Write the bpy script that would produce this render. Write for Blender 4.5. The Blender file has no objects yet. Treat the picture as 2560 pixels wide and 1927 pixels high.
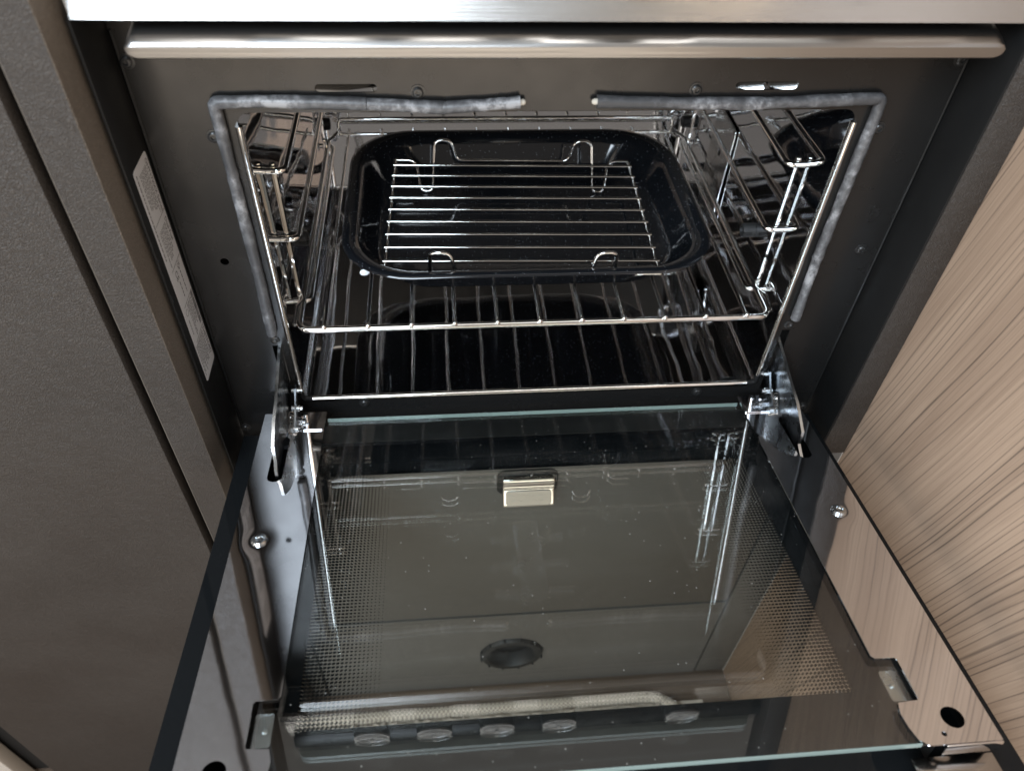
import bpy, bmesh, math, random
from mathutils import Vector, Matrix
from mathutils.geometry import tessellate_polygon
random.seed(7)
S = bpy.context.scene
COL = S.collection

# ------------------------------------------------------------------ camera
def cam_matrix():
    loc = Vector((-0.0829, -0.5022, 0.5340))
    pitch, yaw, roll = 0.8069, 0.1210, 0.0516
    fwd = Vector((math.sin(yaw)*math.cos(pitch), math.cos(yaw)*math.cos(pitch), -math.sin(pitch)))
    right = Vector((math.cos(yaw), -math.sin(yaw), 0)); up = right.cross(fwd)
    r2 = math.cos(roll)*right + math.sin(roll)*up
    u2 = -math.sin(roll)*right + math.cos(roll)*up
    m = Matrix((r2, u2, -fwd)).transposed().to_4x4()
    m.translation = loc
    return m
cd = bpy.data.cameras.new('camera'); cam = bpy.data.objects.new('camera', cd); COL.objects.link(cam)
cam.matrix_world = cam_matrix(); S.camera = cam
cd.sensor_width = 36; cd.lens = 1923.5/2560*36; cd.clip_start = .02; cd.clip_end = 60
cd.dof.use_dof = True; cd.dof.focus_distance = .66; cd.dof.aperture_fstop = 6.5

# ------------------------------------------------------------------ world, lamps, exposure
W = bpy.data.worlds.new('World'); S.world = W; W.use_nodes = True
bg = W.node_tree.nodes['Background']; bg.inputs[0].default_value = (.84, .765, .69, 1); bg.inputs[1].default_value = .36
def area(name, loc, aim, sx, sy, power, col):
    l = bpy.data.lights.new(name, 'AREA'); l.shape = 'RECTANGLE'; l.size = sx; l.size_y = sy; l.energy = power; l.color = col
    o = bpy.data.objects.new(name, l); COL.objects.link(o); o.location = loc
    o.rotation_euler = (Vector(aim)-Vector(loc)).to_track_quat('-Z', 'Y').to_euler(); return o
area('window_light', (-.75, -1.45, 1.42), (0, 0, .1), 1.2, .9, 58, (.76, .88, 1))
area('floor_bounce_light', (.2, -1.9, -.35), (0, 0, .2), 2.6, .7, 17, (1, .86, .70))
area('overhead_fill_light', (.0, -.15, 1.75), (.0, -.12, 0), 1.3, .8, 16, (1, .98, .94))  # added unseen source overhead, brightens the fascia mirrored in the door
area('warm_fill_light', (1.0, -1.5, 1.05), (0, 0, .2), .5, .5, 9, (1, .80, .58))  # added unseen fill, warms the right end of the fascia
area('doorway_light', (-1.5, -1.0, .35), (.35, -.25, .05), .6, .9, 11, (1, .94, .86))
S.view_settings.view_transform = 'Standard'; S.view_settings.look = 'None'
S.view_settings.exposure = 0; S.view_settings.gamma = 1
S.cycles.use_denoising = True
S.cycles.max_bounces = 14; S.cycles.glossy_bounces = 8; S.cycles.transparent_max_bounces = 24
S.cycles.sample_clamp_indirect = 6

# ------------------------------------------------------------------ materials
def mat(name):
    m = bpy.data.materials.new(name); m.use_nodes = True
    nt = m.node_tree; b = nt.nodes['Principled BSDF']; return m, nt, b
def N(nt, t, **kw):
    n = nt.nodes.new(t)
    for k, v in kw.items():
        if k.startswith('i_'): n.inputs[k[2:].replace('_', ' ')].default_value = v
        else: setattr(n, k, v)
    return n
def ramp(nt, fac, stops):
    r = nt.nodes.new('ShaderNodeValToRGB'); nt.links.new(fac, r.inputs[0])
    while len(r.color_ramp.elements) < len(stops): r.color_ramp.elements.new(.5)
    for e, (p, c) in zip(r.color_ramp.elements, stops): e.position = p; e.color = (*c, 1) if len(c) == 3 else c
    return r
def math_(nt, op, a, b=None, c=None):
    n = nt.nodes.new('ShaderNodeMath'); n.operation = op
    for i, v in enumerate((a, b, c)):
        if v is None: continue
        if isinstance(v, (int, float)): n.inputs[i].default_value = v
        else: nt.links.new(v, n.inputs[i])
    return n.outputs[0]
def bump(nt, b, h, strength, dist):
    n = N(nt, 'ShaderNodeBump'); n.inputs['Strength'].default_value = strength; n.inputs['Distance'].default_value = dist
    nt.links.new(h, n.inputs['Height']); nt.links.new(n.outputs[0], b.inputs['Normal']); return n
def simple(name, col, rough=.4, metal=0., spec=.5, wob=0., wobscale=8., rvar=0., coat=0.):
    m, nt, b = mat(name)
    b.inputs['Base Color'].default_value = (*col, 1); b.inputs['Roughness'].default_value = rough
    b.inputs['Metallic'].default_value = metal; b.inputs['Specular IOR Level'].default_value = spec
    b.inputs['Coat Weight'].default_value = coat
    if wob or rvar:
        tc = N(nt, 'ShaderNodeTexCoord')
        n = N(nt, 'ShaderNodeTexNoise'); n.inputs['Scale'].default_value = wobscale; n.inputs['Detail'].default_value = 2
        nt.links.new(tc.outputs['Object'], n.inputs['Vector'])
        if wob: bump(nt, b, n.outputs[0], 1, wob)
        if rvar:
            n2 = N(nt, 'ShaderNodeTexNoise'); n2.inputs['Scale'].default_value = 40; n2.inputs['Detail'].default_value = 5
            nt.links.new(tc.outputs['Object'], n2.inputs['Vector'])
            mr = N(nt, 'ShaderNodeMapRange'); mr.inputs[1].default_value = .3; mr.inputs[2].default_value = .7
            mr.inputs[3].default_value = max(.01, rough-rvar); mr.inputs[4].default_value = rough+rvar
            nt.links.new(n2.outputs[0], mr.inputs[0]); nt.links.new(mr.outputs[0], b.inputs['Roughness'])
    return m
M = {}
M['chrome'] = simple('chrome_wire', (.86, .85, .83), .06, 1)
M['zinc'] = simple('zinc_plated_steel', (.55, .57, .58), .22, 1, rvar=.08)
M['facezinc'] = simple('satin_zinc', (.46, .46, .45), .42, 1)
M['plate'] = simple('satin_black_plate', (.047, .046, .0455), .26, .75, .36, wob=.00025, wobscale=22, rvar=.03)
M['black'] = simple('black_sheet', (.010, .010, .010), .48, 0, .22, rvar=.06)
M['deepblack'] = simple('dark_gap', (.006, .006, .006), .7)
M['liner'] = simple('polished_enamel_liner', (.67, .675, .69), .03, 1, wob=.0008, wobscale=9)
M['doormetal'] = simple('mirror_polished_door_steel', (.80, .80, .82), .05, 1, wob=.00016, wobscale=14)
M['armshade'] = simple('hinge_arm_shaded_zinc', (.20, .215, .23), .26, 1, rvar=.1)  # zinc darkened: dim reflections on the arm faces put into the colour
m = M['doormetal']; nt = m.node_tree; b = nt.nodes['Principled BSDF']
tc = N(nt, 'ShaderNodeTexCoord'); sp = N(nt, 'ShaderNodeSeparateXYZ'); nt.links.new(tc.outputs['Object'], sp.inputs[0])
dx = math_(nt, 'SUBTRACT', math_(nt, 'ABSOLUTE', sp.outputs[0]), .2301); dy = math_(nt, 'ADD', sp.outputs[1], .1705)
r2 = math_(nt, 'ADD', math_(nt, 'MULTIPLY', dx, dx), math_(nt, 'MULTIPLY', dy, dy))
g = math_(nt, 'POWER', 2.718, math_(nt, 'MULTIPLY', r2, -1/(.010**2)))
old = b.inputs['Normal'].links[0].from_node
bp = N(nt, 'ShaderNodeBump'); bp.inputs['Distance'].default_value = -.00035; nt.links.new(g, bp.inputs['Height']); nt.links.new(old.outputs[0], bp.inputs['Normal']); nt.links.new(bp.outputs[0], b.inputs['Normal'])
M['clipmetal'] = simple('clip_steel', (.42, .41, .40), .16, 1)
M['rubber'] = simple('black_rubber', (.018, .018, .018), .55)
M['screwblack'] = simple('blackened_screw', (.05, .05, .05), .28, .6)
M['white'] = simple('white_board', (.62, .58, .53), .5)
M['greenedge'] = simple('glass_edge', (.24, .31, .295), .25)
M['lidglint'] = simple('lid_edge_glint', (.80, .92, .93), .2, .3)  # near-white: window light along the lid edge put into the colour
M['ink'] = simple('label_ink', (.10, .10, .105), .6)
M['knob'] = simple('dark_knob', (.02, .021, .021), .3, rvar=.05)
M['ivory'] = simple('seal_core', (.55, .5, .42), .7)
M['cupboard'] = simple('grey_cupboard_laminate', (.135, .128, .120), .42, 0, .4, rvar=.05)

# label paper
m, nt, b = mat('label_paper'); b.inputs['Base Color'].default_value = (.60, .60, .62, 1); b.inputs['Roughness'].default_value = .38; M['paper'] = m
# brushed steel (fascia, deflector)
def brushed(name, col, rough, axis_scale, strength):
    m, nt, b = mat(name); b.inputs['Metallic'].default_value = 1; b.inputs['Base Color'].default_value = (*col, 1); b.inputs['Roughness'].default_value = rough
    tc = N(nt, 'ShaderNodeTexCoord'); mp = N(nt, 'ShaderNodeMapping'); mp.inputs['Scale'].default_value = axis_scale
    n = N(nt, 'ShaderNodeTexNoise'); n.inputs['Scale'].default_value = 1; n.inputs['Detail'].default_value = 3
    nt.links.new(tc.outputs['Object'], mp.inputs[0]); nt.links.new(mp.outputs[0], n.inputs['Vector'])
    bump(nt, b, n.outputs[0], strength, .0004)
    return m
M['fascia'] = brushed('brushed_steel', (.50, .48, .455), .27, (12, 900, 900), .35)
M['bar'] = brushed('satin_steel_bar', (.38, .37, .36), .30, (9, 500, 500), .25)

# leatherette laminate
def leather(name, c0, c1):
    m, nt, b = mat(name); b.inputs['Roughness'].default_value = .46; b.inputs['Specular IOR Level'].default_value = .4
    tc = N(nt, 'ShaderNodeTexCoord')
    v = N(nt, 'ShaderNodeTexVoronoi', feature='DISTANCE_TO_EDGE'); v.inputs['Scale'].default_value = 460
    nz = N(nt, 'ShaderNodeTexNoise'); nz.inputs['Scale'].default_value = 120; nz.inputs['Detail'].default_value = 4
    mx = N(nt, 'ShaderNodeMixRGB'); mx.inputs[0].default_value = .012
    nt.links.new(tc.outputs['Object'], nz.inputs['Vector']); nt.links.new(tc.outputs['Object'], mx.inputs[1]); nt.links.new(nz.outputs['Color'], mx.inputs[2])
    nt.links.new(mx.outputs[0], v.inputs['Vector'])
    h = math_(nt, 'MINIMUM', v.outputs['Distance'], .25)
    h2 = math_(nt, 'MULTIPLY_ADD', nz.outputs[0], .45, math_(nt, 'MULTIPLY', h, .7))
    bump(nt, b, h2, .85, .0020)
    n2 = N(nt, 'ShaderNodeTexNoise'); n2.inputs['Scale'].default_value = 7; n2.inputs['Detail'].default_value = 3
    nt.links.new(tc.outputs['Object'], n2.inputs['Vector'])
    rr = ramp(nt, n2.outputs[0], [(.35, (.40, .40, .40)), (.65, (.56, .56, .56))]); nt.links.new(rr.outputs[0], b.inputs['Roughness'])
    r = ramp(nt, n2.outputs[0], [(.3, c0), (.72, c1)])
    cr = ramp(nt, math_(nt, 'MULTIPLY_ADD', nz.outputs[0], .3, math_(nt, 'MULTIPLY', h, 4)), [(.1, (.74, .74, .74)), (.75, (1.08, 1.08, 1.08))])  # grain creases darkened in the colour, standing in for relief shading
    mm = N(nt, 'ShaderNodeMixRGB', blend_type='MULTIPLY'); mm.inputs[0].default_value = 1
    nt.links.new(r.outputs[0], mm.inputs[1]); nt.links.new(cr.outputs[0], mm.inputs[2]); nt.links.new(mm.outputs[0], b.inputs['Base Color'])
    return m
M['leather'] = leather('brown_leather_laminate', (.036, .030, .026), (.048, .041, .036))
M['leather_lit'] = leather('brown_leather_lit_side', (.12, .100, .082), (.145, .122, .101))  # same leather lightened: side light on the filler put into the colour

# wood laminate on the side panel (plane x = const: uses object Y, Z)
def wood(name, tilt, light, mid, dark, axes='YZ'):
    m, nt, b = mat(name); b.inputs['Roughness'].default_value = .42; b.inputs['Specular IOR Level'].default_value = .35
    tc = N(nt, 'ShaderNodeTexCoord'); sp = N(nt, 'ShaderNodeSeparateXYZ'); nt.links.new(tc.outputs['Object'], sp.inputs[0])
    U = sp.outputs[axes[0]]; V = sp.outputs[axes[1]]
    ac = math_(nt, 'ADD', math_(nt, 'MULTIPLY', U, math.cos(tilt)), math_(nt, 'MULTIPLY', V, math.sin(tilt)))
    al = math_(nt, 'SUBTRACT', math_(nt, 'MULTIPLY', V, math.cos(tilt)), math_(nt, 'MULTIPLY', U, math.sin(tilt)))
    def vec(sa, sl, off=0.):
        c = N(nt, 'ShaderNodeCombineXYZ')
        nt.links.new(math_(nt, 'MULTIPLY_ADD', ac, sa, off), c.inputs[0]); nt.links.new(math_(nt, 'MULTIPLY', al, sl), c.inputs[1]); return c.outputs[0]
    def noise(v, detail=4, rough=.55):
        n = N(nt, 'ShaderNodeTexNoise'); n.inputs['Scale'].default_value = 1; n.inputs['Detail'].default_value = detail; n.inputs['Roughness'].default_value = rough
        nt.links.new(v, n.inputs['Vector']); return n.outputs[0]
    warp = noise(vec(7, 2.2), 2)
    broad = noise(vec(26, 1.6, 3.1), 3)
    fine = noise(vec(420, 9, 1.7), 5, .7)
    acw = math_(nt, 'MULTIPLY_ADD', warp, .02, ac)
    # grain lines: irregularly spaced, each line with its own strength and width
    spacing = noise(vec(38, .9, 9.3), 2)
    ph = math_(nt, 'MULTIPLY_ADD', spacing, 4.2, math_(nt, 'MULTIPLY', acw, 185))
    wn = N(nt, 'ShaderNodeTexWhiteNoise', noise_dimensions='1D'); nt.links.new(math_(nt, 'FLOOR', ph), wn.inputs['W']); rnd = wn.outputs['Value']
    d = math_(nt, 'ABSOLUTE', math_(nt, 'SUBTRACT', math_(nt, 'FRACT', ph), .5))
    ln = math_(nt, 'MAXIMUM', math_(nt, 'SUBTRACT', 1, math_(nt, 'DIVIDE', d, math_(nt, 'MULTIPLY_ADD', rnd, .14, .07))), 0)
    ln = math_(nt, 'MULTIPLY', ln, math_(nt, 'MULTIPLY_ADD', rnd, .7, .3))
    brk = noise(vec(120, 9, 5.5), 4, .7)
    brk = ramp(nt, brk, [(.26, (.4, .4, .4)), (.46, (1, 1, 1))]).outputs[0]
    dens = ramp(nt, noise(vec(11, .9, 21.), 2), [(.32, (.55, .55, .55)), (.52, (1, 1, 1))]).outputs[0]
    ln = math_(nt, 'MULTIPLY', math_(nt, 'MULTIPLY', ln, brk), dens)
    tone = math_(nt, 'ADD', math_(nt, 'MULTIPLY', broad, .60), math_(nt, 'MULTIPLY', fine, .50))
    base = ramp(nt, tone, [(.36, mid), (.68, light)])
    mx = N(nt, 'ShaderNodeMixRGB'); nt.links.new(math_(nt, 'MULTIPLY', ln, .82), mx.inputs[0]); nt.links.new(base.outputs[0], mx.inputs[1]); mx.inputs[2].default_value = (*dark, 1)
    nt.links.new(mx.outputs[0], b.inputs['Base Color'])
    bump(nt, b, math_(nt, 'SUBTRACT', math_(nt, 'MULTIPLY', fine, .4), ln), .3, .0003)
    return m
M['wood'] = wood('elm_laminate', math.radians(10), (.49, .355, .26), (.30, .207, .148), (.055, .040, .033))
M['floor'] = wood('brown_vinyl_plank', math.radians(90), (.16, .115, .085), (.085, .06, .045), (.04, .03, .024), 'XY')

# speckled enamel pan
m, nt, b = mat('speckled_black_enamel'); b.inputs['Roughness'].default_value = .07; b.inputs['Specular IOR Level'].default_value = .6
tc = N(nt, 'ShaderNodeTexCoord'); v = N(nt, 'ShaderNodeTexVoronoi'); v.inputs['Scale'].default_value = 620
nt.links.new(tc.outputs['Object'], v.inputs['Vector'])
wn = N(nt, 'ShaderNodeTexWhiteNoise'); nt.links.new(v.outputs['Position'], wn.inputs['Vector'])
sp = math_(nt, 'MULTIPLY', math_(nt, 'LESS_THAN', v.outputs['Distance'], .20), math_(nt, 'GREATER_THAN', wn.outputs['Value'], .90))
mx = N(nt, 'ShaderNodeMixRGB'); nt.links.new(sp, mx.inputs[0]); mx.inputs[1].default_value = (.008, .009, .011, 1); mx.inputs[2].default_value = (.25, .27, .30, 1)
nt.links.new(mx.outputs[0], b.inputs['Base Color']); M['enamel'] = m

# scuffed gasket
m, nt, b = mat('scuffed_rubber_seal'); b.inputs['Roughness'].default_value = .42
tc = N(nt, 'ShaderNodeTexCoord'); n = N(nt, 'ShaderNodeTexNoise'); n.inputs['Scale'].default_value = 130; n.inputs['Detail'].default_value = 6; n.inputs['Roughness'].default_value = .7
nt.links.new(tc.outputs['Object'], n.inputs['Vector'])
n2 = N(nt, 'ShaderNodeTexNoise'); n2.inputs['Scale'].default_value = 26; nt.links.new(tc.outputs['Object'], n2.inputs['Vector'])
f = math_(nt, 'MULTIPLY', n.outputs[0], math_(nt, 'MULTIPLY', n2.outputs[0], 2))
r = ramp(nt, f, [(.38, (.06, .06, .063)), (.55, (.12, .12, .125)), (.74, (.32, .32, .33))]); nt.links.new(r.outputs[0], b.inputs['Base Color'])
bump(nt, b, n.outputs[0], .35, .001); M['seal'] = m

# rug
m, nt, b = mat('looped_rug'); b.inputs['Base Color'].default_value = (.50, .43, .36, 1); b.inputs['Roughness'].default_value = .9; M['rug'] = m
m, nt, b = mat('rug_binding_tape'); b.inputs['Roughness'].default_value = .8
tc = N(nt, 'ShaderNodeTexCoord'); ck = N(nt, 'ShaderNodeTexChecker'); ck.inputs['Scale'].default_value = 330
ck.inputs[1].default_value = (.60, .52, .43, 1); ck.inputs[2].default_value = (.30, .25, .20, 1)
nt.links.new(tc.outputs['Object'], ck.inputs['Vector']); nt.links.new(ck.outputs[0], b.inputs['Base Color']); M['binding'] = m

# clear panes: transparent + mirror reflection by facing angle (works from both sides)
def facing_fresnel(nt, f0):
    lw = N(nt, 'ShaderNodeLayerWeight'); lw.inputs['Blend'].default_value = .5
    return math_(nt, 'MULTIPLY_ADD', math_(nt, 'POWER', lw.outputs['Facing'], 5), 1-f0, f0)
def glass(name, tint, f0=.045, window=None, dust=False):
    m, nt, b = mat(name); nt.nodes.remove(b); out = nt.nodes['Material Output']
    tr = N(nt, 'ShaderNodeBsdfTransparent'); tr.inputs[0].default_value = (*tint, 1)
    gl = N(nt, 'ShaderNodeBsdfGlossy'); gl.inputs['Roughness'].default_value = .0; gl.inputs[0].default_value = (1, 1, 1, 1)
    mx = N(nt, 'ShaderNodeMixShader'); nt.links.new(facing_fresnel(nt, f0), mx.inputs[0])
    nt.links.new(tr.outputs[0], mx.inputs[1]); nt.links.new(gl.outputs[0], mx.inputs[2]); last = mx
    if dust:
        tc = N(nt, 'ShaderNodeTexCoord'); v = N(nt, 'ShaderNodeTexVoronoi'); v.inputs['Scale'].default_value = 190; nt.links.new(tc.outputs['Object'], v.inputs['Vector'])
        wn = N(nt, 'ShaderNodeTexWhiteNoise'); nt.links.new(v.outputs['Position'], wn.inputs['Vector'])
        spk = math_(nt, 'MULTIPLY', math_(nt, 'LESS_THAN', v.outputs['Distance'], .09), math_(nt, 'GREATER_THAN', wn.outputs['Value'], .86))
        mp = N(nt, 'ShaderNodeMapping'); mp.inputs['Scale'].default_value = (9, 34, 9); mp.inputs['Rotation'].default_value = (0, 0, .5); nt.links.new(tc.outputs['Object'], mp.inputs[0])
        nz = N(nt, 'ShaderNodeTexNoise'); nz.inputs['Scale'].default_value = 1; nz.inputs['Detail'].default_value = 6; nt.links.new(mp.outputs[0], nz.inputs['Vector'])
        sm = ramp(nt, nz.outputs[0], [(.50, (0, 0, 0)), (.78, (.008, .008, .008))]).outputs[0]
        df = N(nt, 'ShaderNodeBsdfDiffuse'); df.inputs[0].default_value = (.6, .6, .58, 1)
        md = N(nt, 'ShaderNodeMixShader'); nt.links.new(math_(nt, 'MAXIMUM', math_(nt, 'MULTIPLY', spk, .35), sm), md.inputs[0]); nt.links.new(mx.outputs[0], md.inputs[1]); nt.links.new(df.outputs[0], md.inputs[2]); last = md
    if window:
        x1, s0, s1, band, pitch = window
        blk = N(nt, 'ShaderNodeBsdfPrincipled'); blk.inputs['Base Color'].default_value = (.007, .008, .009, 1); blk.inputs['Roughness'].default_value = .04; blk.inputs['Specular IOR Level'].default_value = .22
        tc = N(nt, 'ShaderNodeTexCoord'); sp = N(nt, 'ShaderNodeSeparateXYZ'); nt.links.new(tc.outputs['Object'], sp.inputs[0])
        ax = math_(nt, 'ABSOLUTE', sp.outputs[0]); s = math_(nt, 'MULTIPLY', sp.outputs[1], -1)
        inside = math_(nt, 'MULTIPLY', math_(nt, 'LESS_THAN', ax, x1), math_(nt, 'MULTIPLY', math_(nt, 'GREATER_THAN', s, s0), math_(nt, 'LESS_THAN', s, s1)))
        def cell(v): return math_(nt, 'ABSOLUTE', math_(nt, 'SUBTRACT', math_(nt, 'FRACT', math_(nt, 'MULTIPLY', v, 1/pitch)), .5))
        half = N(nt, 'ShaderNodeMapRange'); half.inputs[1].default_value = x1-band; half.inputs[2].default_value = x1; half.inputs[3].default_value = .07; half.inputs[4].default_value = .385
        # dot size follows the column, so sample the column's own position
        col = math_(nt, 'MULTIPLY', math_(nt, 'FLOOR', math_(nt, 'MULTIPLY', ax, 1/pitch)), pitch); nt.links.new(col, half.inputs[0])
        dot = math_(nt, 'MULTIPLY', math_(nt, 'LESS_THAN', cell(ax), half.outputs[0]), math_(nt, 'LESS_THAN', cell(s), half.outputs[0]))
        dot = math_(nt, 'MULTIPLY', dot, math_(nt, 'GREATER_THAN', ax, x1-band))
        black = math_(nt, 'MAXIMUM', math_(nt, 'SUBTRACT', 1, inside), dot)
        m2 = N(nt, 'ShaderNodeMixShader'); nt.links.new(black, m2.inputs[0]); nt.links.new(mx.outputs[0], m2.inputs[1]); nt.links.new(blk.outputs[0], m2.inputs[2]); last = m2
    nt.links.new(last.outputs[0], out.inputs[0]); return m
M['innerglass'] = glass('clear_inner_pane', (.94, .96, .955), f0=.085, dust=True)
M['outerglass'] = glass('printed_outer_pane', (.90, .91, .90), window=(.1905, .0685, .309, .054, .00295))

# ------------------------------------------------------------------ mesh helpers
def fin(bm, name, material, parent=None, smooth=40, inv=None):
    me = bpy.data.meshes.new(name)
    bmesh.ops.recalc_face_normals(bm, faces=bm.faces)
    bm.to_mesh(me); bm.free()
    if smooth:
        me.polygons.foreach_set('use_smooth', [True]*len(me.polygons)); me.set_sharp_from_angle(angle=math.radians(smooth))
    me.materials.append(M[material] if isinstance(material, str) else material)
    return link(name, me, parent, inv)
def link(name, me, parent=None, inv=None):
    o = bpy.data.objects.new(name, me); COL.objects.link(o)
    if parent is not None:
        o.parent = parent
        if inv is None and parent.get('_world'): inv = parent.location
        if inv is not None: o.matrix_parent_inverse = Matrix.Translation(-Vector(inv))
    return o
def root(name, loc, label, cat, group=None, world=True, rotz=0):
    o = bpy.data.objects.new(name, None); COL.objects.link(o); o.location = loc; o.rotation_euler[2] = rotz; o.empty_display_size = .02
    o['label'] = label; o['category'] = cat
    if group: o['group'] = group
    if world: o['_world'] = 1
    return o
def tag(o, label, cat, group=None):
    o['label'] = label; o['category'] = cat
    if group: o['group'] = group
    return o
def box(bm, x0, x1, y0, y1, z0, z1, bev=0, seg=2):
    r = bmesh.ops.create_cube(bm, size=1)
    vs = r['verts']
    for v in vs:
        v.co = Vector(((x0+x1)/2+v.co.x*(x1-x0), (y0+y1)/2+v.co.y*(y1-y0), (z0+z1)/2+v.co.z*(z1-z0)))
    if bev:
        es = list({e for v in vs for e in v.link_edges})
        bmesh.ops.bevel(bm, geom=es, offset=bev, segments=seg, profile=.5, affect='EDGES')
def fillet(pts, rad, n=5, closed=False):
    pts = [Vector(p) for p in pts]; out = []; L = len(pts)
    for i, p in enumerate(pts):
        if not closed and i in (0, L-1): out.append(p); continue
        a, c = pts[i-1], pts[(i+1) % L]
        d1, d2 = (a-p), (c-p); r = rad[i] if isinstance(rad, (list, tuple)) else rad
        ang = d1.angle(d2, math.pi)
        if ang > math.pi-.02 or r <= 0: out.append(p); continue
        t = min(r/math.tan(ang/2), d1.length*.48, d2.length*.48)
        p1, p2 = p+d1.normalized()*t, p+d2.normalized()*t
        for k in range(n+1):
            u = k/n; out.append((1-u)**2*p1+2*u*(1-u)*p+u*u*p2)
    return out
def tube(bm, pts, r, seg=8, closed=False, caps=True, flat=1.0):
    pts = [Vector(p) for p in pts]; n = len(pts)
    def tan(i):
        if closed: return (pts[(i+1) % n]-pts[i-1]).normalized()
        return (pts[min(i+1, n-1)]-pts[max(i-1, 0)]).normalized()
    t0 = tan(0); up = Vector((0, 0, 1)) if abs(t0.z) < .9 else Vector((0, 1, 0))
    nrm = (up-t0*up.dot(t0)).normalized(); rings = []
    for i in range(n):
        t = tan(i)
        nrm = nrm-t*nrm.dot(t)
        nrm = nrm.normalized() if nrm.length > 1e-6 else t.orthogonal().normalized()
        bn = t.cross(nrm); rr = r(i/(n-1)) if callable(r) else r
        rings.append([bm.verts.new(pts[i]+rr*(math.cos(2*math.pi*k/seg)*nrm+flat*math.sin(2*math.pi*k/seg)*bn)) for k in range(seg)])
    for i in range(n if closed else n-1):
        A, B = rings[i], rings[(i+1) % n]
        for k in range(seg): bm.faces.new((A[k], A[(k+1) % seg], B[(k+1) % seg], B[k]))
    if caps and not closed:
        bm.faces.new(rings[0]); bm.faces.new(rings[-1])
def cyl(bm, p0, p1, r0, r1=None, seg=20):
    p0, p1 = Vector(p0), Vector(p1); r1 = r0 if r1 is None else r1
    t = (p1-p0).normalized(); a = t.orthogonal().normalized(); b = t.cross(a)
    A = [bm.verts.new(p0+r0*(math.cos(2*math.pi*k/seg)*a+math.sin(2*math.pi*k/seg)*b)) for k in range(seg)]
    B = [bm.verts.new(p1+r1*(math.cos(2*math.pi*k/seg)*a+math.sin(2*math.pi*k/seg)*b)) for k in range(seg)]
    for k in range(seg): bm.faces.new((A[k], A[(k+1) % seg], B[(k+1) % seg], B[k]))
    bm.faces.new(A); bm.faces.new(B)
def lathe(bm, prof, origin, axis, seg=28):
    # prof: (radius, height) along axis
    o = Vector(origin); t = Vector(axis).normalized(); a = t.orthogonal().normalized(); b = t.cross(a); rings = []
    for (r, h) in prof:
        if r < 1e-7: rings.append([bm.verts.new(o+t*h)]); continue
        rings.append([bm.verts.new(o+t*h+r*(math.cos(2*math.pi*k/seg)*a+math.sin(2*math.pi*k/seg)*b)) for k in range(seg)])
    for A, B in zip(rings, rings[1:]):
        for k in range(seg):
            q = (k+1) % seg
            if len(A) == 1: bm.faces.new((A[0], B[k], B[q]))
            elif len(B) == 1: bm.faces.new((A[k], A[q], B[0]))
            else: bm.faces.new((A[k], A[q], B[q], B[k]))
def rrect(x0, x1, y0, y1, r, n=5):
    out = []
    for cx, cy, a0 in ((x1-r, y1-r, 0), (x0+r, y1-r, 90), (x0+r, y0+r, 180), (x1-r, y0+r, 270)):
        for k in range(n+1):
            a = math.radians(a0+90*k/n); out.append((cx+r*math.cos(a), cy+r*math.sin(a)))
    return out
def circle(cx, cy, r, n=16, sx=1, sy=1): return [(cx+sx*r*math.cos(2*math.pi*k/n), cy+sy*r*math.sin(2*math.pi*k/n)) for k in range(n)]
def sheet(bm, outer, holes, place, thick):
    # flat sheet with holes; place(u,v,w) -> 3d; w from 0 to thick
    loops = [outer]+holes
    tris = tessellate_polygon([[Vector((u, v, 0)) for u, v in lp] for lp in loops])
    flat = [p for lp in loops for p in lp]
    A = [bm.verts.new(place(u, v, 0)) for u, v in flat]; B = [bm.verts.new(place(u, v, thick)) for u, v in flat]
    for t in tris:
        if len(set(t)) < 3: continue
        try: bm.faces.new([A[i] for i in t]); bm.faces.new([B[i] for i in reversed(t)])
        except ValueError: pass
    s = 0
    for lp in loops:
        for i in range(len(lp)):
            j = (i+1) % len(lp)
            try: bm.faces.new((A[s+i], A[s+j], B[s+j], B[s+i]))
            except ValueError: pass
        s += len(lp)
def text_mesh(body, size, extrude=0.00004):
    c = bpy.data.curves.new('lettering', 'FONT'); c.body = body; c.size = size; c.extrude = extrude; c.resolution_u = 2
    o = bpy.data.objects.new('lettering_tmp', c); COL.objects.link(o)
    dg = bpy.context.evaluated_depsgraph_get(); me = bpy.data.meshes.new_from_object(o.evaluated_get(dg))
    bpy.data.objects.remove(o); bpy.data.curves.remove(c); me.name = 'lettering'; return me

# ------------------------------------------------------------------ SETTING
bm = bmesh.new(); box(bm, -.33, .3125, -.62, .02, -.60, -.58, .001)
o = fin(bm, 'floor_step', 'floor'); o['kind'] = 'structure'
bm = bmesh.new(); box(bm, -1.2, .36, -.9, .04, -.80, -.78)
o = fin(bm, 'floor', 'floor'); o['kind'] = 'structure'

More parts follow.
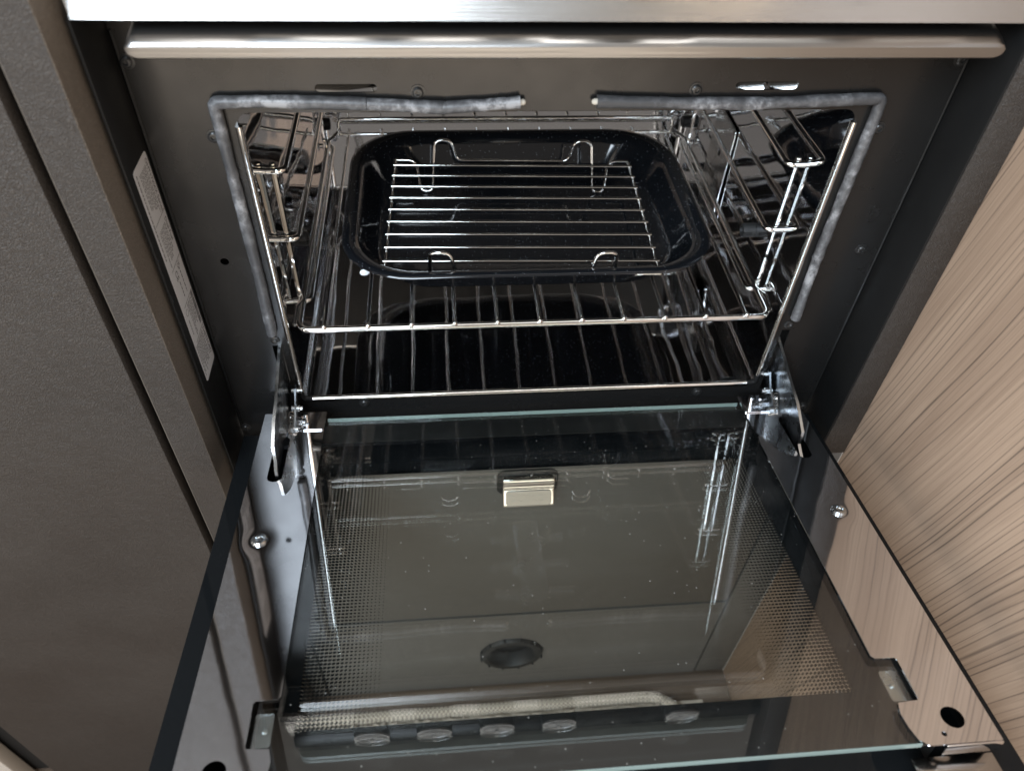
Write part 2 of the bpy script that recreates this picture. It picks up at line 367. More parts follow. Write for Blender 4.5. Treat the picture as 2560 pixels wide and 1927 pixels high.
# left cabinet: narrow filler board, tall door, pale board
YL = -.072
bm = bmesh.new(); sheet(bm, [(-.3148, YL), (-.2885, YL), (-.288, YL+.0006), (-.288, -.034), (-.3185, -.034), (-.3185, -.0665)], [], lambda u, v, w: Vector((u, v, -.776+w)), 1.396)
o = fin(bm, 'filler_panel', 'leather', None, 20); o.data.materials.append(M['leather_lit'])
for p in o.data.polygons:
    if abs(p.normal.x) > .4: p.material_index = 1  # faces turned sideways get the painted lit tone
tag(o, 'narrow dark brown leather-grain filler board beside the oven label', 'panel')
bm = bmesh.new(); box(bm, -.689, -.3235, YL, -.05, -.775, .62, .0012)
o = fin(bm, 'cupboard_door', 'leather'); tag(o, 'wide brown leather-grain cupboard door filling the left side', 'cupboard door')
bm = bmesh.new(); box(bm, -1.0, -.3, -.045, -.034, -.778, .6)
o = fin(bm, 'cabinet_carcass', 'deepblack'); tag(o, 'black cabinet carcass seen in the gap beside the left door', 'cabinet')
bm = bmesh.new(); box(bm, -.98, -.742, YL, -.05, -.777, .3, .002)
o = fin(bm, 'pale_panel', 'white'); tag(o, 'pale cream panel corner at the bottom left edge', 'panel')

# right side: dark edge strip and wood panel
bm = bmesh.new(); box(bm, .2865, .3125, -.047, -.02, -.0605, .62, .001)
o = fin(bm, 'edge_strip', 'leather'); tag(o, 'dark brown leather-grain upright strip between oven and wood panel', 'panel')
bm = bmesh.new(); box(bm, .313, .331, -.85, -.0445, -.778, .62, .001)
o = fin(bm, 'wood_panel', 'wood'); tag(o, 'light brown wood-grain side panel right of the oven door', 'panel')

# lower cupboard below the oven, seen through the door glass
CU = root('lower_cupboard', (0, -.03, -.578), 'dark grey cupboard front under the oven with round finger hole', 'cupboard')
bm = bmesh.new()
box(bm, .2685, .3125, -.045, -.028, -.577, -.0625, .0008); fin(bm, 'stile', 'cupboard', CU)
bm = bmesh.new(); box(bm, -.2875, -.268, -.045, -.028, -.577, -.0625, .0008); fin(bm, 'stile', 'cupboard', CU)
bm = bmesh.new(); box(bm, -.265, .2655, -.045, -.028, -.3615, -.0625, .0008); fin(bm, 'drawer_front', 'cupboard', CU)
bm = bmesh.new()
sheet(bm, [(-.265, -.577), (.2655, -.577), (.2655, -.3665), (-.265, -.3665)], [circle(-.009, -.4745, .034, 28)], lambda u, v, w: Vector((u, -.045+w, v)), .016)
pan = fin(bm, 'lower_panel', 'cupboard', CU)
bm = bmesh.new(); box(bm, -.2865, .311, -.026, -.012, -.577, -.063); fin(bm, 'back_board', 'deepblack', CU)
bm = bmesh.new()
lathe(bm, [(.0285, -.014), (.0295, .001), (.033, .005), (.040, .0045), (.0432, .0), (.0432, -.001)], (-.009, -.045, -.4745), (0, -1, 0), 40)
fp = fin(bm, 'finger_pull', 'rubber', CU)
for k in range(12):
    a = 2*math.pi*(k+.5)/12; c, s = math.cos(a), math.sin(a); bm = bmesh.new()
    cyl(bm, (-.009+.0425*c, -.0452, -.4745+.0425*s), (-.009+.0425*c, -.0500, -.4745+.0425*s), .0016, .0012, 8)
    fin(bm, 'rib', 'rubber', fp)
# push latch with embossed face
bm = bmesh.new()
lp = rrect(-.0375, .0235, -.1035, -.066, .010)
sheet(bm, lp, [], lambda u, v, w: Vector((u, -.0452-w, v)), .002)
la = fin(bm, 'latch', 'rubber', CU)
bm = bmesh.new()
pr = [(-.0472, -.0695), (-.0545, -.0700), (-.0560, -.0725), (-.0560, -.0800), (-.0575, -.0815), (-.0655, -.0990), (-.0648, -.1015), (-.0472, -.1015)]
A_ = [bm.verts.new((-.0325, y, z)) for y, z in pr]; B_ = [bm.verts.new((.0185, y, z)) for y, z in pr]
for k in range(len(pr)): bm.faces.new((A_[k], A_[(k+1) % len(pr)], B_[(k+1) % len(pr)], B_[k]))
bm.faces.new(A_); bm.faces.new(B_); bmesh.ops.bevel(bm, geom=bm.edges[:], offset=.0012, segments=3, profile=.5, affect='EDGES')
fin(bm, 'latch_button', 'chrome', la, 50)
th = math.atan2(.0080, .0175)
fm = Matrix.Translation((-.007, -.0622, -.09025)) @ Matrix.Rotation(math.radians(90)-th, 4, 'X')
bm = bmesh.new(); sheet(bm, rrect(-.0225, .0225, -.0080, .0080, .003, 4), [], lambda u, v, w: fm @ Vector((u, v, w-.0006)), .0012); fin(bm, 'latch_face', 'facezinc', la)
me = text_mesh('DUSKO', .0105, .0002); me.materials.append(M['facezinc'])
t = link('lettering', me, la); t.matrix_basis = fm @ Matrix.Translation((-.0192, -.0036, .0007))

# rug on the floor
RG = root('rug', (-.02, -.3, -.58), 'sunlit cream looped rug with bound edge on the floor below', 'rug')
def rugpts(inset):
    return fillet([(-.30+0, -.0725-inset, 0), (.262-inset, -.0725-inset, 0), (.272-inset, -.14, 0)], .028, 8)
bm = bmesh.new()
tube(bm, [(x, y, -.572) for x, y, z in fillet([(-.34, -.083, 0), (.225, -.079, 0), (.275, -.20, 0), (.275, -.55, 0)], .075, 10)], .0085, 10)
fin(bm, 'binding', 'binding', RG)
bm = bmesh.new()
for i in range(4200):
    x = random.uniform(-.33, .268); y = -.094-abs(random.gauss(0, .05))
    if x > .2 and y > -.094-(x-.2)*.9: continue
    a = random.uniform(0, 6.28); r = random.uniform(.0022, .0038); h = random.uniform(.006, .012)
    c = Vector((x, y, -.575)); d = Vector((math.cos(a), math.sin(a), 0))*r
    tube(bm, [c-d, c-d*.8+Vector((0, 0, h)), c+d*.8+Vector((0, 0, h)), c+d], .0013, 4)
pl = fin(bm, 'pile', 'rug', RG); pl['kind'] = 'stuff'
bm = bmesh.new(); box(bm, -.34, .268, -.55, -.088, -.5795, -.574); fin(bm, 'backing', 'rug', RG)

# ------------------------------------------------------------------ OVEN
OV = root('gas_oven', (0, .15, -.062), 'black built-in gas oven with its glass door hanging open', 'oven')
W2, H = .2185, .2806
# front plate with opening, slots and holes
holes = [rrect(-W2, W2, .0, H, .009, 4),
         rrect(-.1634, -.1224, .2945, .3003, .0028, 3), rrect(.1232, .1682, .2952, .3010, .0028, 3),
         circle(-.2531, .1579, .0034, 12),
         [(-.2335, -.012), (-.2255, -.012), (-.2255, .067), (-.2335, .067)], [(.2255, -.012), (.2335, -.012), (.2335, .067), (.2255, .067)]]
bm = bmesh.new()
sheet(bm, [(-.2825, -.055), (.2845, -.055), (.2845, .372), (-.2825, .372)], holes, lambda u, v, w: Vector((u, w, v)), .0012)
fin(bm, 'front_plate', 'plate', OV, 30)
# recess side walls, top and bottom
for x0, x1 in ((-.285, -.283), (.285, .2868)):
    bm = bmesh.new(); box(bm, x0, x1, -.046, .004, -.06, .3595, .0006); fin(bm, 'side_wall', 'black', OV)
bm = bmesh.new(); box(bm, -.2828, .2848, -.02, .004, -.0605, -.0555); fin(bm, 'bottom_rail', 'black', OV)
bm = bmesh.new(); box(bm, -.2828, .2848, -.044, .0, .3725, .3765); fin(bm, 'top_rail', 'black', OV)
bm = bmesh.new(); sheet(bm, [(-.2825, -.055), (.2845, -.055), (.2845, .372), (-.2825, .372)], [[(-.2195, -.0062), (.2195, -.0062), (.2195, .3025), (-.2195, .3025)]], lambda u, v, w: Vector((u, .026+w, v)), .002); fin(bm, 'light_stop_sheet', 'deepblack', OV, 0)  # black ring added to stop light showing through the plate holes
# inner corner beads where plate meets the walls
for x in (-.2812, .2832):
    bm = bmesh.new(); tube(bm, [(x, -.0006, -.05), (x, -.0006, .335)], .0011, 6); fin(bm, 'corner_bead', 'black', OV)
# cavity
bm = bmesh.new()
box(bm, -.2180, .2180, .0016, .362, -.0042, .300)
bm.faces.ensure_lookup_table()
ff = [f for f in bm.faces if f.calc_center_median().y < .01]; bmesh.ops.delete(bm, geom=ff, context='FACES')
es = [e for e in bm.edges if not e.is_boundary]
bmesh.ops.bevel(bm, geom=es, offset=.006, segments=4, profile=.5, affect='EDGES')
for v in bm.verts:
    pass
cav = fin(bm, 'cavity_liner', 'liner', OV, 60)
cav.data.flip_normals(); cav.data.materials.append(M['black'])
for p in cav.data.polygons:
    if p.center.z > .296 and abs(p.normal.z) > .7: p.material_index = 1
bm = bmesh.new(); box(bm, -.004, .030, .03, .17, .280, .292, .003); gb = fin(bm, 'grill_burner', 'zinc', OV)
for y in (.036, .085, .135):
    bm = bmesh.new(); box(bm, -.035, .061, y, y+.010, .2835, .2895, .001); fin(bm, 'burner_arm', 'zinc', gb)
# chrome trim around the opening
bm = bmesh.new()
tube(bm, [(-.2175, -.0016, .272), (-.2175, -.0016, .0105)], .0026, 10); fin(bm, 'trim_bead', 'chrome', OV)
bm = bmesh.new(); tube(bm, [(.2175, -.0016, .272), (.2175, -.0016, .0105)], .0026, 10); fin(bm, 'trim_bead', 'chrome', OV)
bm = bmesh.new(); tube(bm, [(-.2085, -.0016, -.0006), (.2085, -.0016, -.0006)], .0028, 10); fin(bm, 'trim_bead', 'chrome', OV)
for s in (-1, 1):
    bm = bmesh.new(); tube(bm, fillet([(s*.2175, -.0012, .0112), (s*.2175, -.0012, -.0006), (s*.208, -.0012, -.0006)], .008, 6), .0022, 8); fin(bm, 'trim_corner', 'black', OV)
# sealing gasket, two ragged lengths
def seal(pts, s):
    P = fillet([(x, -.0035, z) for x, z in pts], [0]+[.0035 if i == 2 else .03 for i in range(1, len(pts)-1)]+[0], 6)
    # resample and wobble
    Q = []
    for a, b in zip(P, P[1:]):
        n = max(1, int((b-a).length/.004))
        for k in range(n): Q.append(a.lerp(b, k/n))
    Q.append(P[-1]); bm = bmesh.new()
    tube(bm, [q+Vector((random.gauss(0, .0001), random.gauss(0, .00012), random.gauss(0, .0001))) for q in Q], lambda u: .0043+.00025*math.sin(u*31+s)+.00012*math.sin(u*83), 10, flat=1.0)
    o = fin(bm, 'seal', 'seal', OV, 60)
    e = P[-1]; d = (P[-1]-P[-2]).normalized(); bm = bmesh.new()
    lathe(bm, [(.0022, -.002), (.0022, .002), (.0014, .0033), (0, .0038)], e, d, 10); fin(bm, 'seal_core', 'ivory', o)
seal([(-.2300, .0835), (-.2288, .15), (-.2295, .2895), (-.1993, .2905), (-.13, .2882), (-.0783, .2852), (-.0264, .2888)], 0)
seal([(.2318, .0835), (.2298, .15), (.2310, .2905), (.21, .2895), (.145, .2872), (.09, .2875), (.0263, .2890)], 2)
# plate screws, rivets
def screw(x, z, r=.0037, mt='screwblack', y=0., parent=OV):
    bm = bmesh.new(); lathe(bm, [(r*1.35, .0), (r*1.35, .0006), (r, .0007), (r, .0018), (r*.75, .0026), (r*.45, .0027), (r*.4, .0014), (0, .0012)], (x, y, z), (0, -1, 0), 16)
    return fin(bm, 'screw', mt, parent, 35)
for x, z in ((-.2361, .2639), (-.0956, .2948), (.0956, .2958), (.2389, .2659), (.2671, .1567), (-.162, -.0102), (.1619, -.0122), (-.278, -.0387), (.2794, -.0399), (-.2775, .3155), (.279, .3165)):
    screw(x, z)
for x, z in ((-.2299, .0735), (.2296, .0735)):
    bm = bmesh.new(); lathe(bm, [(.0042, 0), (.0040, .0009), (.0026, .0013), (.0018, .0008), (0, .0003)], (x, 0, z), (0, -1, 0), 16); fin(bm, 'rivet', 'screwblack', OV)
# reflector foils added behind the vent slots, tilted to set their brightness
for x0, x1, z, dy in ((-.170, -.116, .2975, .014), (.121, .1455, .298, -.0115), (.1525, .172, .298, -.0095)):
    y0 = .0025-min(0, dy); bm = bmesh.new(); vs = [bm.verts.new(p) for p in ((x0, y0, z-.006), (x1, y0+dy, z-.006), (x1, y0+dy+.0075, z+.006), (x0, y0+.0075, z+.006))]; bm.faces.new(vs)
    ex = bmesh.ops.extrude_face_region(bm, geom=bm.faces[:]); bmesh.ops.translate(bm, verts=[g for g in ex['geom'] if isinstance(g, bmesh.types.BMVert)], vec=(0, .001, 0))
    fin(bm, 'slot_reflector', 'chrome', OV)
# heat deflector bar
bm = bmesh.new()
prof = [(-.0496, .3385), (-.0514, .3398), (-.0519, .3462), (-.0508, .3482), (-.046, .3520), (-.034, .3560), (-.012, .3575), (-.012, .3563), (-.034, .3546), (-.0455, .3506), (-.049, .3468), (-.0488, .340)]
XS = [.0135*(1-math.cos(math.pi/2*k/7)) for k in range(8)]; XS = XS+[.0135+(1-.027)*k/30 for k in range(1, 30)]+[1-x for x in reversed(XS)]
nx = len(XS)-1; rows = []
for i in range(nx+1):
    u = i/nx; x = -.2565+XS[i]*(.2675+.2565); ring = []
    e = min(1.0, min(x+.2565, .2675-x)/.007)
    rr = math.sqrt(max(0, 1-(1-e)**2)) if e < 1 else 1
    for j, (y, z) in enumerate(prof):
        zc = .3450
        ring.append(bm.verts.new((x, y+.0006*math.sin(u*19+1)*(.5 if j in (3, 4, 8, 9) else 0), zc+(z-zc)*(.30+.70*rr))))
    rows.append(ring)
for A, B in zip(rows, rows[1:]):
    for k in range(len(prof)): bm.faces.new((A[k], A[(k+1) % len(prof)], B[(k+1) % len(prof)], B[k]))
bm.faces.new(rows[0]); bm.faces.new(rows[-1])
fin(bm, 'heat_deflector', 'bar', OV, 25)
# sloping fascia, with knobs above the frame (seen mirrored in the door glass)
TF = math.radians(24)
def fas(u, v, w): # u across, v up the slope, w outwards
    return Vector((u, -.0505+v*math.sin(TF)-w*math.cos(TF), .3602+v*math.cos(TF)+w*math.sin(TF)))
FN = Vector((0, -math.cos(TF), math.sin(TF)))
bm = bmesh.new(); sheet(bm, [(-.2810, 0), (.300, 0), (.300, .064), (-.2810, .064)], [], lambda u, v, w: fas(u, v, -w), .004); fin(bm, 'control_panel', 'fascia', OV)
bm = bmesh.new(); sheet(bm, rrect(.1235, .1385, .0125, .034, .003), [], lambda u, v, w: fas(u, v, .0002+w), .0008); fin(bm, 'ignition_button', 'knob', OV)
for i, x in enumerate((-.183, -.112, -.040, .032, .178)):
    c = fas(x, .036, 0); bm = bmesh.new()
    lathe(bm, [(.0222, 0.0002), (.0222, .003), (.0210, .004), (.0204, .018), (.0190, .0195), (0, .0195)], c, FN, 32)
    kb = fin(bm, 'knob', 'knob', OV, 35)
    bm = bmesh.new(); lathe(bm, [(.0198, .0184), (.0200, .0202), (.0178, .0208), (.0166, .0198)], c, FN, 32); fin(bm, 'knob_ring', 'facezinc', kb)
    bm = bmesh.new(); sheet(bm, [(x-.0022, .043), (x+.0022, .043), (x+.0022, .0535), (x-.0022, .0535)], [], lambda u, v, w: fas(u, v, .0197+w), .0012); fin(bm, 'pointer', 'facezinc', kb)
# hob front: black trim and lid edge
bm = bmesh.new(); box(bm, -.277, .292, -.030, .25, .4195, .4415, .002); fin(bm, 'hob_edge', 'knob', OV)
bm = bmesh.new(); sheet(bm, rrect(-.272, .272, -.042, .24, .012, 4), [], lambda u, v, w: Vector((u, v, .4425+w)), .0045); lid = fin(bm, 'glass_lid', 'lidglint', OV)
# rating label on the left recess wall
bm = bmesh.new()
sheet(bm, rrect(.0615, .2575, -.0365, -.0052, .003, 4), [], lambda u, v, w: Vector((-.2829+w, v, u)), .00015)
LB = fin(bm, 'rating_label', 'paper', OV)
def lab_place(z, y): # text runs downwards, letter tops towards the plate
    return Matrix(((0, 0, 1, -.28265), (0, 1, 0, y), (-1, 0, 0, z), (0, 0, 0, 1)))
def lab_text(body, size, z, y, sx=1.):
    me = text_mesh(body, size); me.materials.append(M['ink'])
    t = link('lettering', me, LB); t.matrix_basis = lab_place(z, y) @ Matrix.Diagonal((sx, 1, 1, 1))
lab_text('OHT17XXX Series', .0052, .2535, -.0112)
lab_text('Dual Fuel', .0052, .2065, -.0112)
lab_text('UK', .0036, .170, -.0145); lab_text('CA', .0036, .1698, -.0177); lab_text('CE', .0075, .168, -.0262)
lab_text('THETFORD', .0056, .1005, -.0112, 1.05)
bm = bmesh.new()
def inkbar(z1, z0, y0, y1): box(bm, -.28285, -.2826, y0, y1, z0, z1)
def paragraph(ztop, zbot, ytop, ybot, rows, fill=.8):
    dy = (ytop-ybot)/rows
    for r in range(rows):
        z = ztop; y = ytop-dy*(r+.5); end = zbot+random.uniform(0, .35)*(ztop-zbot)
        while z > end:
            L = random.uniform(.0012, .0042); inkbar(z, max(z-L, zbot), y-dy*.15, y+dy*.15); z -= L+.0009
paragraph(.2505, .213, -.0125, -.0285, 7); paragraph(.2045, .172, -.0125, -.0285, 7); paragraph(.2535, .173, -.0312, -.0348, 1)
paragraph(.165, .142, -.0135, -.0165, 1); paragraph(.157, .142, -.021, -.024, 1); paragraph(.1355, .104, -.0125, -.0245, 6); paragraph(.125, .106, -.029, -.032, 1)
paragraph(.0995, .066, -.0125, -.0350, 13)
for z in (.2115, .1715, .1375, .1015): inkbar(z, z-.0003, -.0305, -.0062)
z = .1365
while z > .106:
    L = random.uniform(.0003, .0011); inkbar(z, z-L, -.0115, -.0068); z -= L+random.uniform(.0004, .0009)
fin(bm, 'fine_print', 'ink', LB, 0)
bm = bmesh.new(); tube(bm, [(-.28275, -.0285+.0028*math.cos(a), .131+.0028*math.sin(a)) for a in [2*math.pi*k/20 for k in range(20)]], .00016, 4, closed=True); fin(bm, 'mark', 'ink', LB, 0)

# shelf runners (wire side rails) + wall studs
for s in (-1, 1):
    xr, xw = s*.2035, s*.2178
    bm = bmesh.new()
    tube(bm, [(s*.2130, .0500, .0745), (s*.2130, .0508, .2135)], .0024, 8); ra = fin(bm, 'shelf_runner', 'chrome', OV)
    bm = bmesh.new(); tube(bm, [(s*.2130, .318, .0745), (s*.2130, .318, .2135)], .0021, 8); fin(bm, 'upright', 'chrome', ra)
    for z in (.0778, .1452, .2092):
        bm = bmesh.new()
        tube(bm, fillet([(xw, .0466, z), (xr, .0466, z), (xr, .322, z), (xw, .322, z)], .009, 6), .0027, 10)
        fin(bm, 'runner_wire', 'chrome', ra)
    for y, z in ((.099, .108), (.336, .097)):
        bm = bmesh.new(); lathe(bm, [(.0068, 0), (.0068, .0105), (.0058, .0118), (.0035, .012), (.003, .0095), (0, .009)], (xw, y, z), (-s, 0, 0), 18); st = fin(bm, 'wall_stud', 'rubber', OV, 35)
        bm = bmesh.new(); box(bm, min(xw-s*.0125, xw-s*.004), max(xw-s*.0125, xw-s*.004), y-.0072, y-.0035, z-.0014, z+.0014); fin(bm, 'slot', 'deepblack', st)
# oven burner along the back of the floor
bm = bmesh.new(); tube(bm, fillet([(-.17, .20, .004), (-.17, .335, .010), (.17, .335, .010)], .03, 8), .0055, 12)
bu = fin(bm, 'burner_tube', 'clipmetal', OV)
bm = bmesh.new(); box(bm, -.155, -.125, .325, .345, .015, .035, .002); fin(bm, 'burner_bracket', 'clipmetal', bu)
bm = bmesh.new(); sheet(bm, rrect(.055, .115, .05, .16, .006), [circle(.13*.65, .12, .004, 10)], lambda u, v, w: Vector((.2165-w-.012*max(0, (.085-v))*4, u+.14, v)), .0012); fin(bm, 'thermostat_bracket', 'clipmetal', OV)

# hinge arms
for s in (-1, 1):
    X0 = s*.2275 if s < 0 else .2290
    if s < 0:
        prof = [(.006, .066), (-.0010, .0668), (-.030, .0575), (-.050, .0498), (-.069, .0470), (-.0895, .0372), (-.0935, .022), (-.0985, .0165), (-.1010, .0085), (-.094, .004), (-.075, .0075), (-.05, .0065), (-.022, -.004), (-.005, -.006), (.006, .0)]
    else:
        prof = [(.006, .052), (.0045, .0507), (-.020, .0445), (-.039, .0392), (-.0612, .0346), (-.086, .0225), (-.088, .0092), (-.094, .0062), (-.1, .004), (-.08, .003), (-.05, .0015), (-.0175, -.0085), (-.012, -.0062), (.0, -.0098), (.006, -.004)]
    bm = bmesh.new(); sheet(bm, prof, [], lambda u, v, w: Vector((X0-.0012+w, u, v)), .0026); arm = fin(bm, 'hinge_arm', 'armshade', OV, 30); arm.data.materials.append(M['zinc'])
    for p in arm.data.polygons:
        if abs(p.normal.x) < .5: p.material_index = 1  # rims in lighter zinc, their bright edge put into the colour
    xi = X0-s*.006
    bm = bmesh.new(); sheet(bm, [(-.003, .021), (-.010, .022), (-.020, .012), (-.028, .0075), (-.045, .002), (-.048, -.002), (-.036, -.003), (-.022, .001), (-.010, .010)], [], lambda u, v, w: Vector((xi+w, u, v)), .0016); fin(bm, 'link', 'armshade', arm)
    for y, z, r in ((-.0205, .0075, .0032), (-.040, .0010, .0032), (-.0075, .0175, .0024)):
        bm = bmesh.new(); lathe(bm, [(r, -.004), (r, .003), (r*.6, .0034), (r*.55, .0055), (0, .0058)], (xi-s*.0012, y, z), (-s, 0, 0), 14); fin(bm, 'hinge_pin', 'zinc', arm)
    bm = bmesh.new()
    tube(bm, [(X0-s*.004+.0022*math.cos(k*.9), -.030-.014*k/40+.0022*math.sin(k*.9)*.3, .012-.010*k/40+.0022*math.sin(k*.9)) for k in range(41)], .0005, 5); fin(bm, 'spring', 'clipmetal', arm)

# ------------------------------------------------------------------ DOOR (local: x, -s outward, z normal)
AL, ZH = .158, -.0052
wm, wi, s0, s1 = .2503, .1947, .0175, .364
bm = bmesh.new()
# door box: outer channel walls below the side plates and front spacer
for s in (-1, 1):
    box(bm, min(s*(wm-.001), s*(wm-.0025)), max(s*(wm-.001), s*(wm-.0025)), -s1+.004, -s0, -.0295, -.0014)
    box(bm, min(s*.2145, s*.2135), max(s*.2145, s*.2135), -s1+.006, -.05, -.0295, -.0064)
box(bm, -.2485, .2485, -.0425, -.0185, -.0175, -.0165)
DO = fin(bm, 'door', 'black', OV)
DO.matrix_parent_inverse = Matrix.Translation(-Vector(OV.location)); DO.location = (0, 0, ZH); DO.rotation_euler = (-AL, 0, 0)
def dpart(bm, name, mt, smooth=35): return fin(bm, name, mt, DO, smooth)
bm = bmesh.new(); box(bm, -.2763, .2763, -.415, -.0115, -.0340, -.0300, .0006); dpart(bm, 'outer_glass', 'outerglass', 0)
bm = bmesh.new(); box(bm, -.2080, .2080, -.3612, -.0262, -.0056, -.0016); dpart(bm, 'inner_glass', 'innerglass', 0)
# green ground edges of the inner pane (separate thin strips just outside the pane)
bm = bmesh.new(); box(bm, -.1935, .1935, -.0260, -.0256, -.0055, -.0017); dpart(bm, 'glass_edge', 'greenedge', 0)
bm = bmesh.new(); box(bm, -.2000, .2000, -.3620, -.3614, -.0055, -.0017); dpart(bm, 'glass_edge', 'greenedge', 0)
for s in (-1, 1):
    o_ = [(wi, s0), (wm, s0), (wm, s1), (wi+.008, s1), (wi+.003, s1-.004), (wi+.0008, s1-.012), (wi, s1-.021), (wi+.002, .3355), (.2105, .3345), (.2112, .3325), (.2112, .3055), (.2100, .3040), (wi+.002, .3035), (wi, .3015)]
    o_ = [(s*u, v) for u, v in o_]
    hs = [[(s*.2265+.0072*math.cos(a), .3475+.0072*math.sin(a)) for a in [2*math.pi*k/22 for k in range(22)]],
          [(s*u, v) for u, v in rrect(.2230, .2355, .050, .107, .0058, 5)]]
    if s > 0: hs.append(circle(.2155, .3575, .0017, 10))
    bm = bmesh.new(); sheet(bm, o_, hs, lambda u, v, w: Vector((u, -v, -w)), .0012); sp_ = dpart(bm, 'side_plate', 'doormetal', 25)
    # turned front lip
    bm = bmesh.new(); box(bm, min(s*wm, s*.2135), max(s*wm, s*.2135), -s1-.0014, -s1-.0002, -.0105, -.0002, .0004); dpart(bm, 'front_lip', 'doormetal')
    bm = bmesh.new(); box(bm, min(s*wm, s*.1965), max(s*wm, s*.1965), -s1-.016, -s1+.001, -.0185, -.0165, .0006); dpart(bm, 'handle_bracket', 'clipmetal')
    # fixing screw
    bm = bmesh.new(); lathe(bm, [(.0062, .0001), (.0062, .0009), (.0050, .0022), (.0030, .0026), (.0026, .0012), (0, .0010)], (s*.2301, -.1705, 0), (0, 0, 1), 22); dpart(bm, 'screw', 'zinc', 30)
    # rear corner clip over the pane
    a, b_ = s*.1945, s*.2225
    bm = bmesh.new(); sheet(bm, rrect(min(a, b_), max(a, b_), -.0432, -.0188, .002, 3), [circle(s*.2150, -.0255, .0018, 10)], lambda u, v, w: Vector((u, v, .0004+w)), .0010); dpart(bm, 'corner_clip', 'doormetal')
    bm = bmesh.new(); box(bm, min(s*.1985, s*.2085), max(s*.1985, s*.2085), -.075, -.052, -.0105, -.0085, .0006); dpart(bm, 'lower_clip', 'clipmetal')
    # pane clip in the notch
    bm = bmesh.new(); sheet(bm, [(s*u, v) for u, v in rrect(.1985, .2105, -.3305, -.3085, .0018, 3)], [], lambda u, v, w: Vector((u, v, -.0075-w)), .0012); pc = dpart(bm, 'pane_clip', 'zinc')
    bm = bmesh.new(); lathe(bm, [(.0022, 0), (.002, .001), (0, .0013)], (s*.2035, -.3195, -.0074), (0, 0, 1), 12); dpart(bm, 'clip_rivet', 'zinc')

# ------------------------------------------------------------------ WIRE SHELF
SH = root('wire_shelf', (0, .17, .078), 'chrome wire oven shelf pulled to the front edge of the oven', 'oven shelf')
bm = bmesh.new()
tube(bm, fillet([(-.197, .345, .0832), (-.2085, .32, .0835), (-.2085, .0005, .0835), (.2085, .0005, .0835), (.2085, .32, .0835), (.197, .345, .0832)], .011, 6), .0029, 10)
fin(bm, 'frame', 'chrome', SH, 60)
bm = bmesh.new(); tube(bm, [(-.197, .3455, .0790), (.197, .3455, .0790)], .0022, 8); fin(bm, 'back_bar', 'chrome', SH, 60)
bm = bmesh.new(); tube(bm, fillet([(-.2035, .335, .078), (-.1985, .347, .079), (-.1985, .350, .0955), (.1985, .350, .0955), (.1985, .347, .079), (.2035, .335, .078)], .006, 5), .0024, 8); fin(bm, 'back_rail', 'chrome', SH, 60)
bm = bmesh.new(); tube(bm, [(-.0373*5, -.0006, .0855), (-.0373*5, .006, .0862), (-.0373*5, .3455, .0845)], .0019, 8)
lathe(bm, [(0, -.0028), (.0018, -.0022), (.0027, -.0006), (.0027, .0006), (.0018, .0022), (0, .0028)], (-.0373*5, -.0004, .0868), (0, 0, 1), 10)
wme = fin(bm, 'wire', 'chrome', SH, 60)
for i in range(1, 11):
    o = wme.copy(); COL.objects.link(o); o.location.x += .0373*i
for s in (-1, 1):
    bm = bmesh.new(); tube(bm, fillet([(s*.206, .045, .0838), (s*.2125, .028, .0865), (s*.2125, .006, .0845)], .006, 4), .0018, 8); fin(bm, 'side_stop', 'chrome', SH, 60)

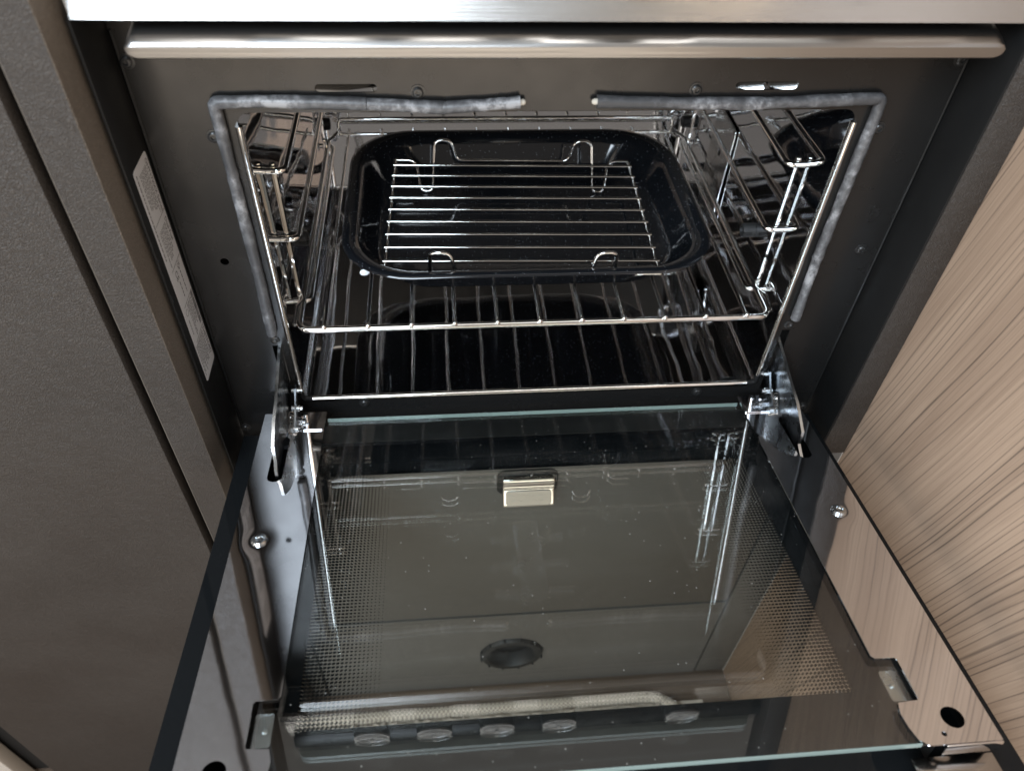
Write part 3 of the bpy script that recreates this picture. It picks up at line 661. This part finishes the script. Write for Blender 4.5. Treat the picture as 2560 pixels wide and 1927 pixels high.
# ------------------------------------------------------------------ ROASTING PAN
def ploop(bm, hx, hy, r, z, cx=-.0040, cy=.1435, n=9): return [bm.verts.new((cx+u, cy+v, z+.0024)) for u, v in rrect(-hx-.0025, hx+.0025, -hy, hy, r, n)]
bm = bmesh.new()
prof = [(.118, .080, .045, .0858), (.130, .092, .050, .0862), (.1365, .0985, .053, .0885), (.1400, .1020, .055, .0925), (.1500, .1110, .058, .1120), (.1525, .1130, .058, .1150), (.1590, .1190, .060, .1168), (.1640, .1240, .062, .1178), (.1662, .1262, .063, .1198), (.1650, .1250, .062, .1218), (.1610, .1212, .060, .1222), (.1550, .1155, .058, .1202), (.1515, .1120, .056, .1170), (.1490, .1095, .056, .1120), (.1395, .1010, .052, .0945), (.1360, .0975, .050, .0900), (.128, .090, .048, .0879), (.115, .078, .044, .0874)]
rings = [ploop(bm, *p) for p in prof]
for A, B in zip(rings, rings[1:]):
    for k in range(len(A)): bm.faces.new((A[k], A[(k+1) % len(A)], B[(k+1) % len(A)], B[k]))
bm.faces.new(rings[0]); bm.faces.new(rings[-1])
o = fin(bm, 'roasting_pan', 'enamel', None, 60); tag(o, 'black speckled enamel roasting pan standing on the wire shelf', 'roasting pan')

# ------------------------------------------------------------------ TRIVET IN THE PAN
TR = root('trivet', (-.0100, .1240, .0900), 'chrome wire grill trivet lying inside the black roasting pan', 'trivet', world=False, rotz=math.radians(-2))
zg = .0285
for s in (-1, 1):
    bm = bmesh.new(); tube(bm, [(s*.1210, -.0955, zg-.0028), (s*.1210, .0955, zg-.0028)], .0014, 8); fin(bm, 'side_wire', 'chrome', TR, 60)
bm = bmesh.new(); tube(bm, [(-.1225, -.080, zg), (.1225, -.080, zg)], .0016, 8); tb = fin(bm, 'bar', 'chrome', TR, 60)
for i in range(1, 9):
    o = tb.copy(); COL.objects.link(o); o.location.y += .0200*i
for e in (-1, 1):
    y = e*.0945
    half = [(.121, zg-.0026), (.1005, zg-.0026), (.0955, .0018), (.0835, .0018), (.0805, zg+.020), (.0635, zg+.020), (.0585, zg-.0026)]
    lean = lambda z: y-e*.82*max(0, zg-.0026-z)
    pts = [(x, lean(z), z) for x, z in half]+[(-x, lean(z), z) for x, z in reversed(half)]
    bm = bmesh.new(); tube(bm, fillet(pts, .0098, 7), .0016, 8); fin(bm, 'leg_wire', 'chrome', TR, 60)

for o in bpy.data.objects:
    if '_world' in o: del o['_world']
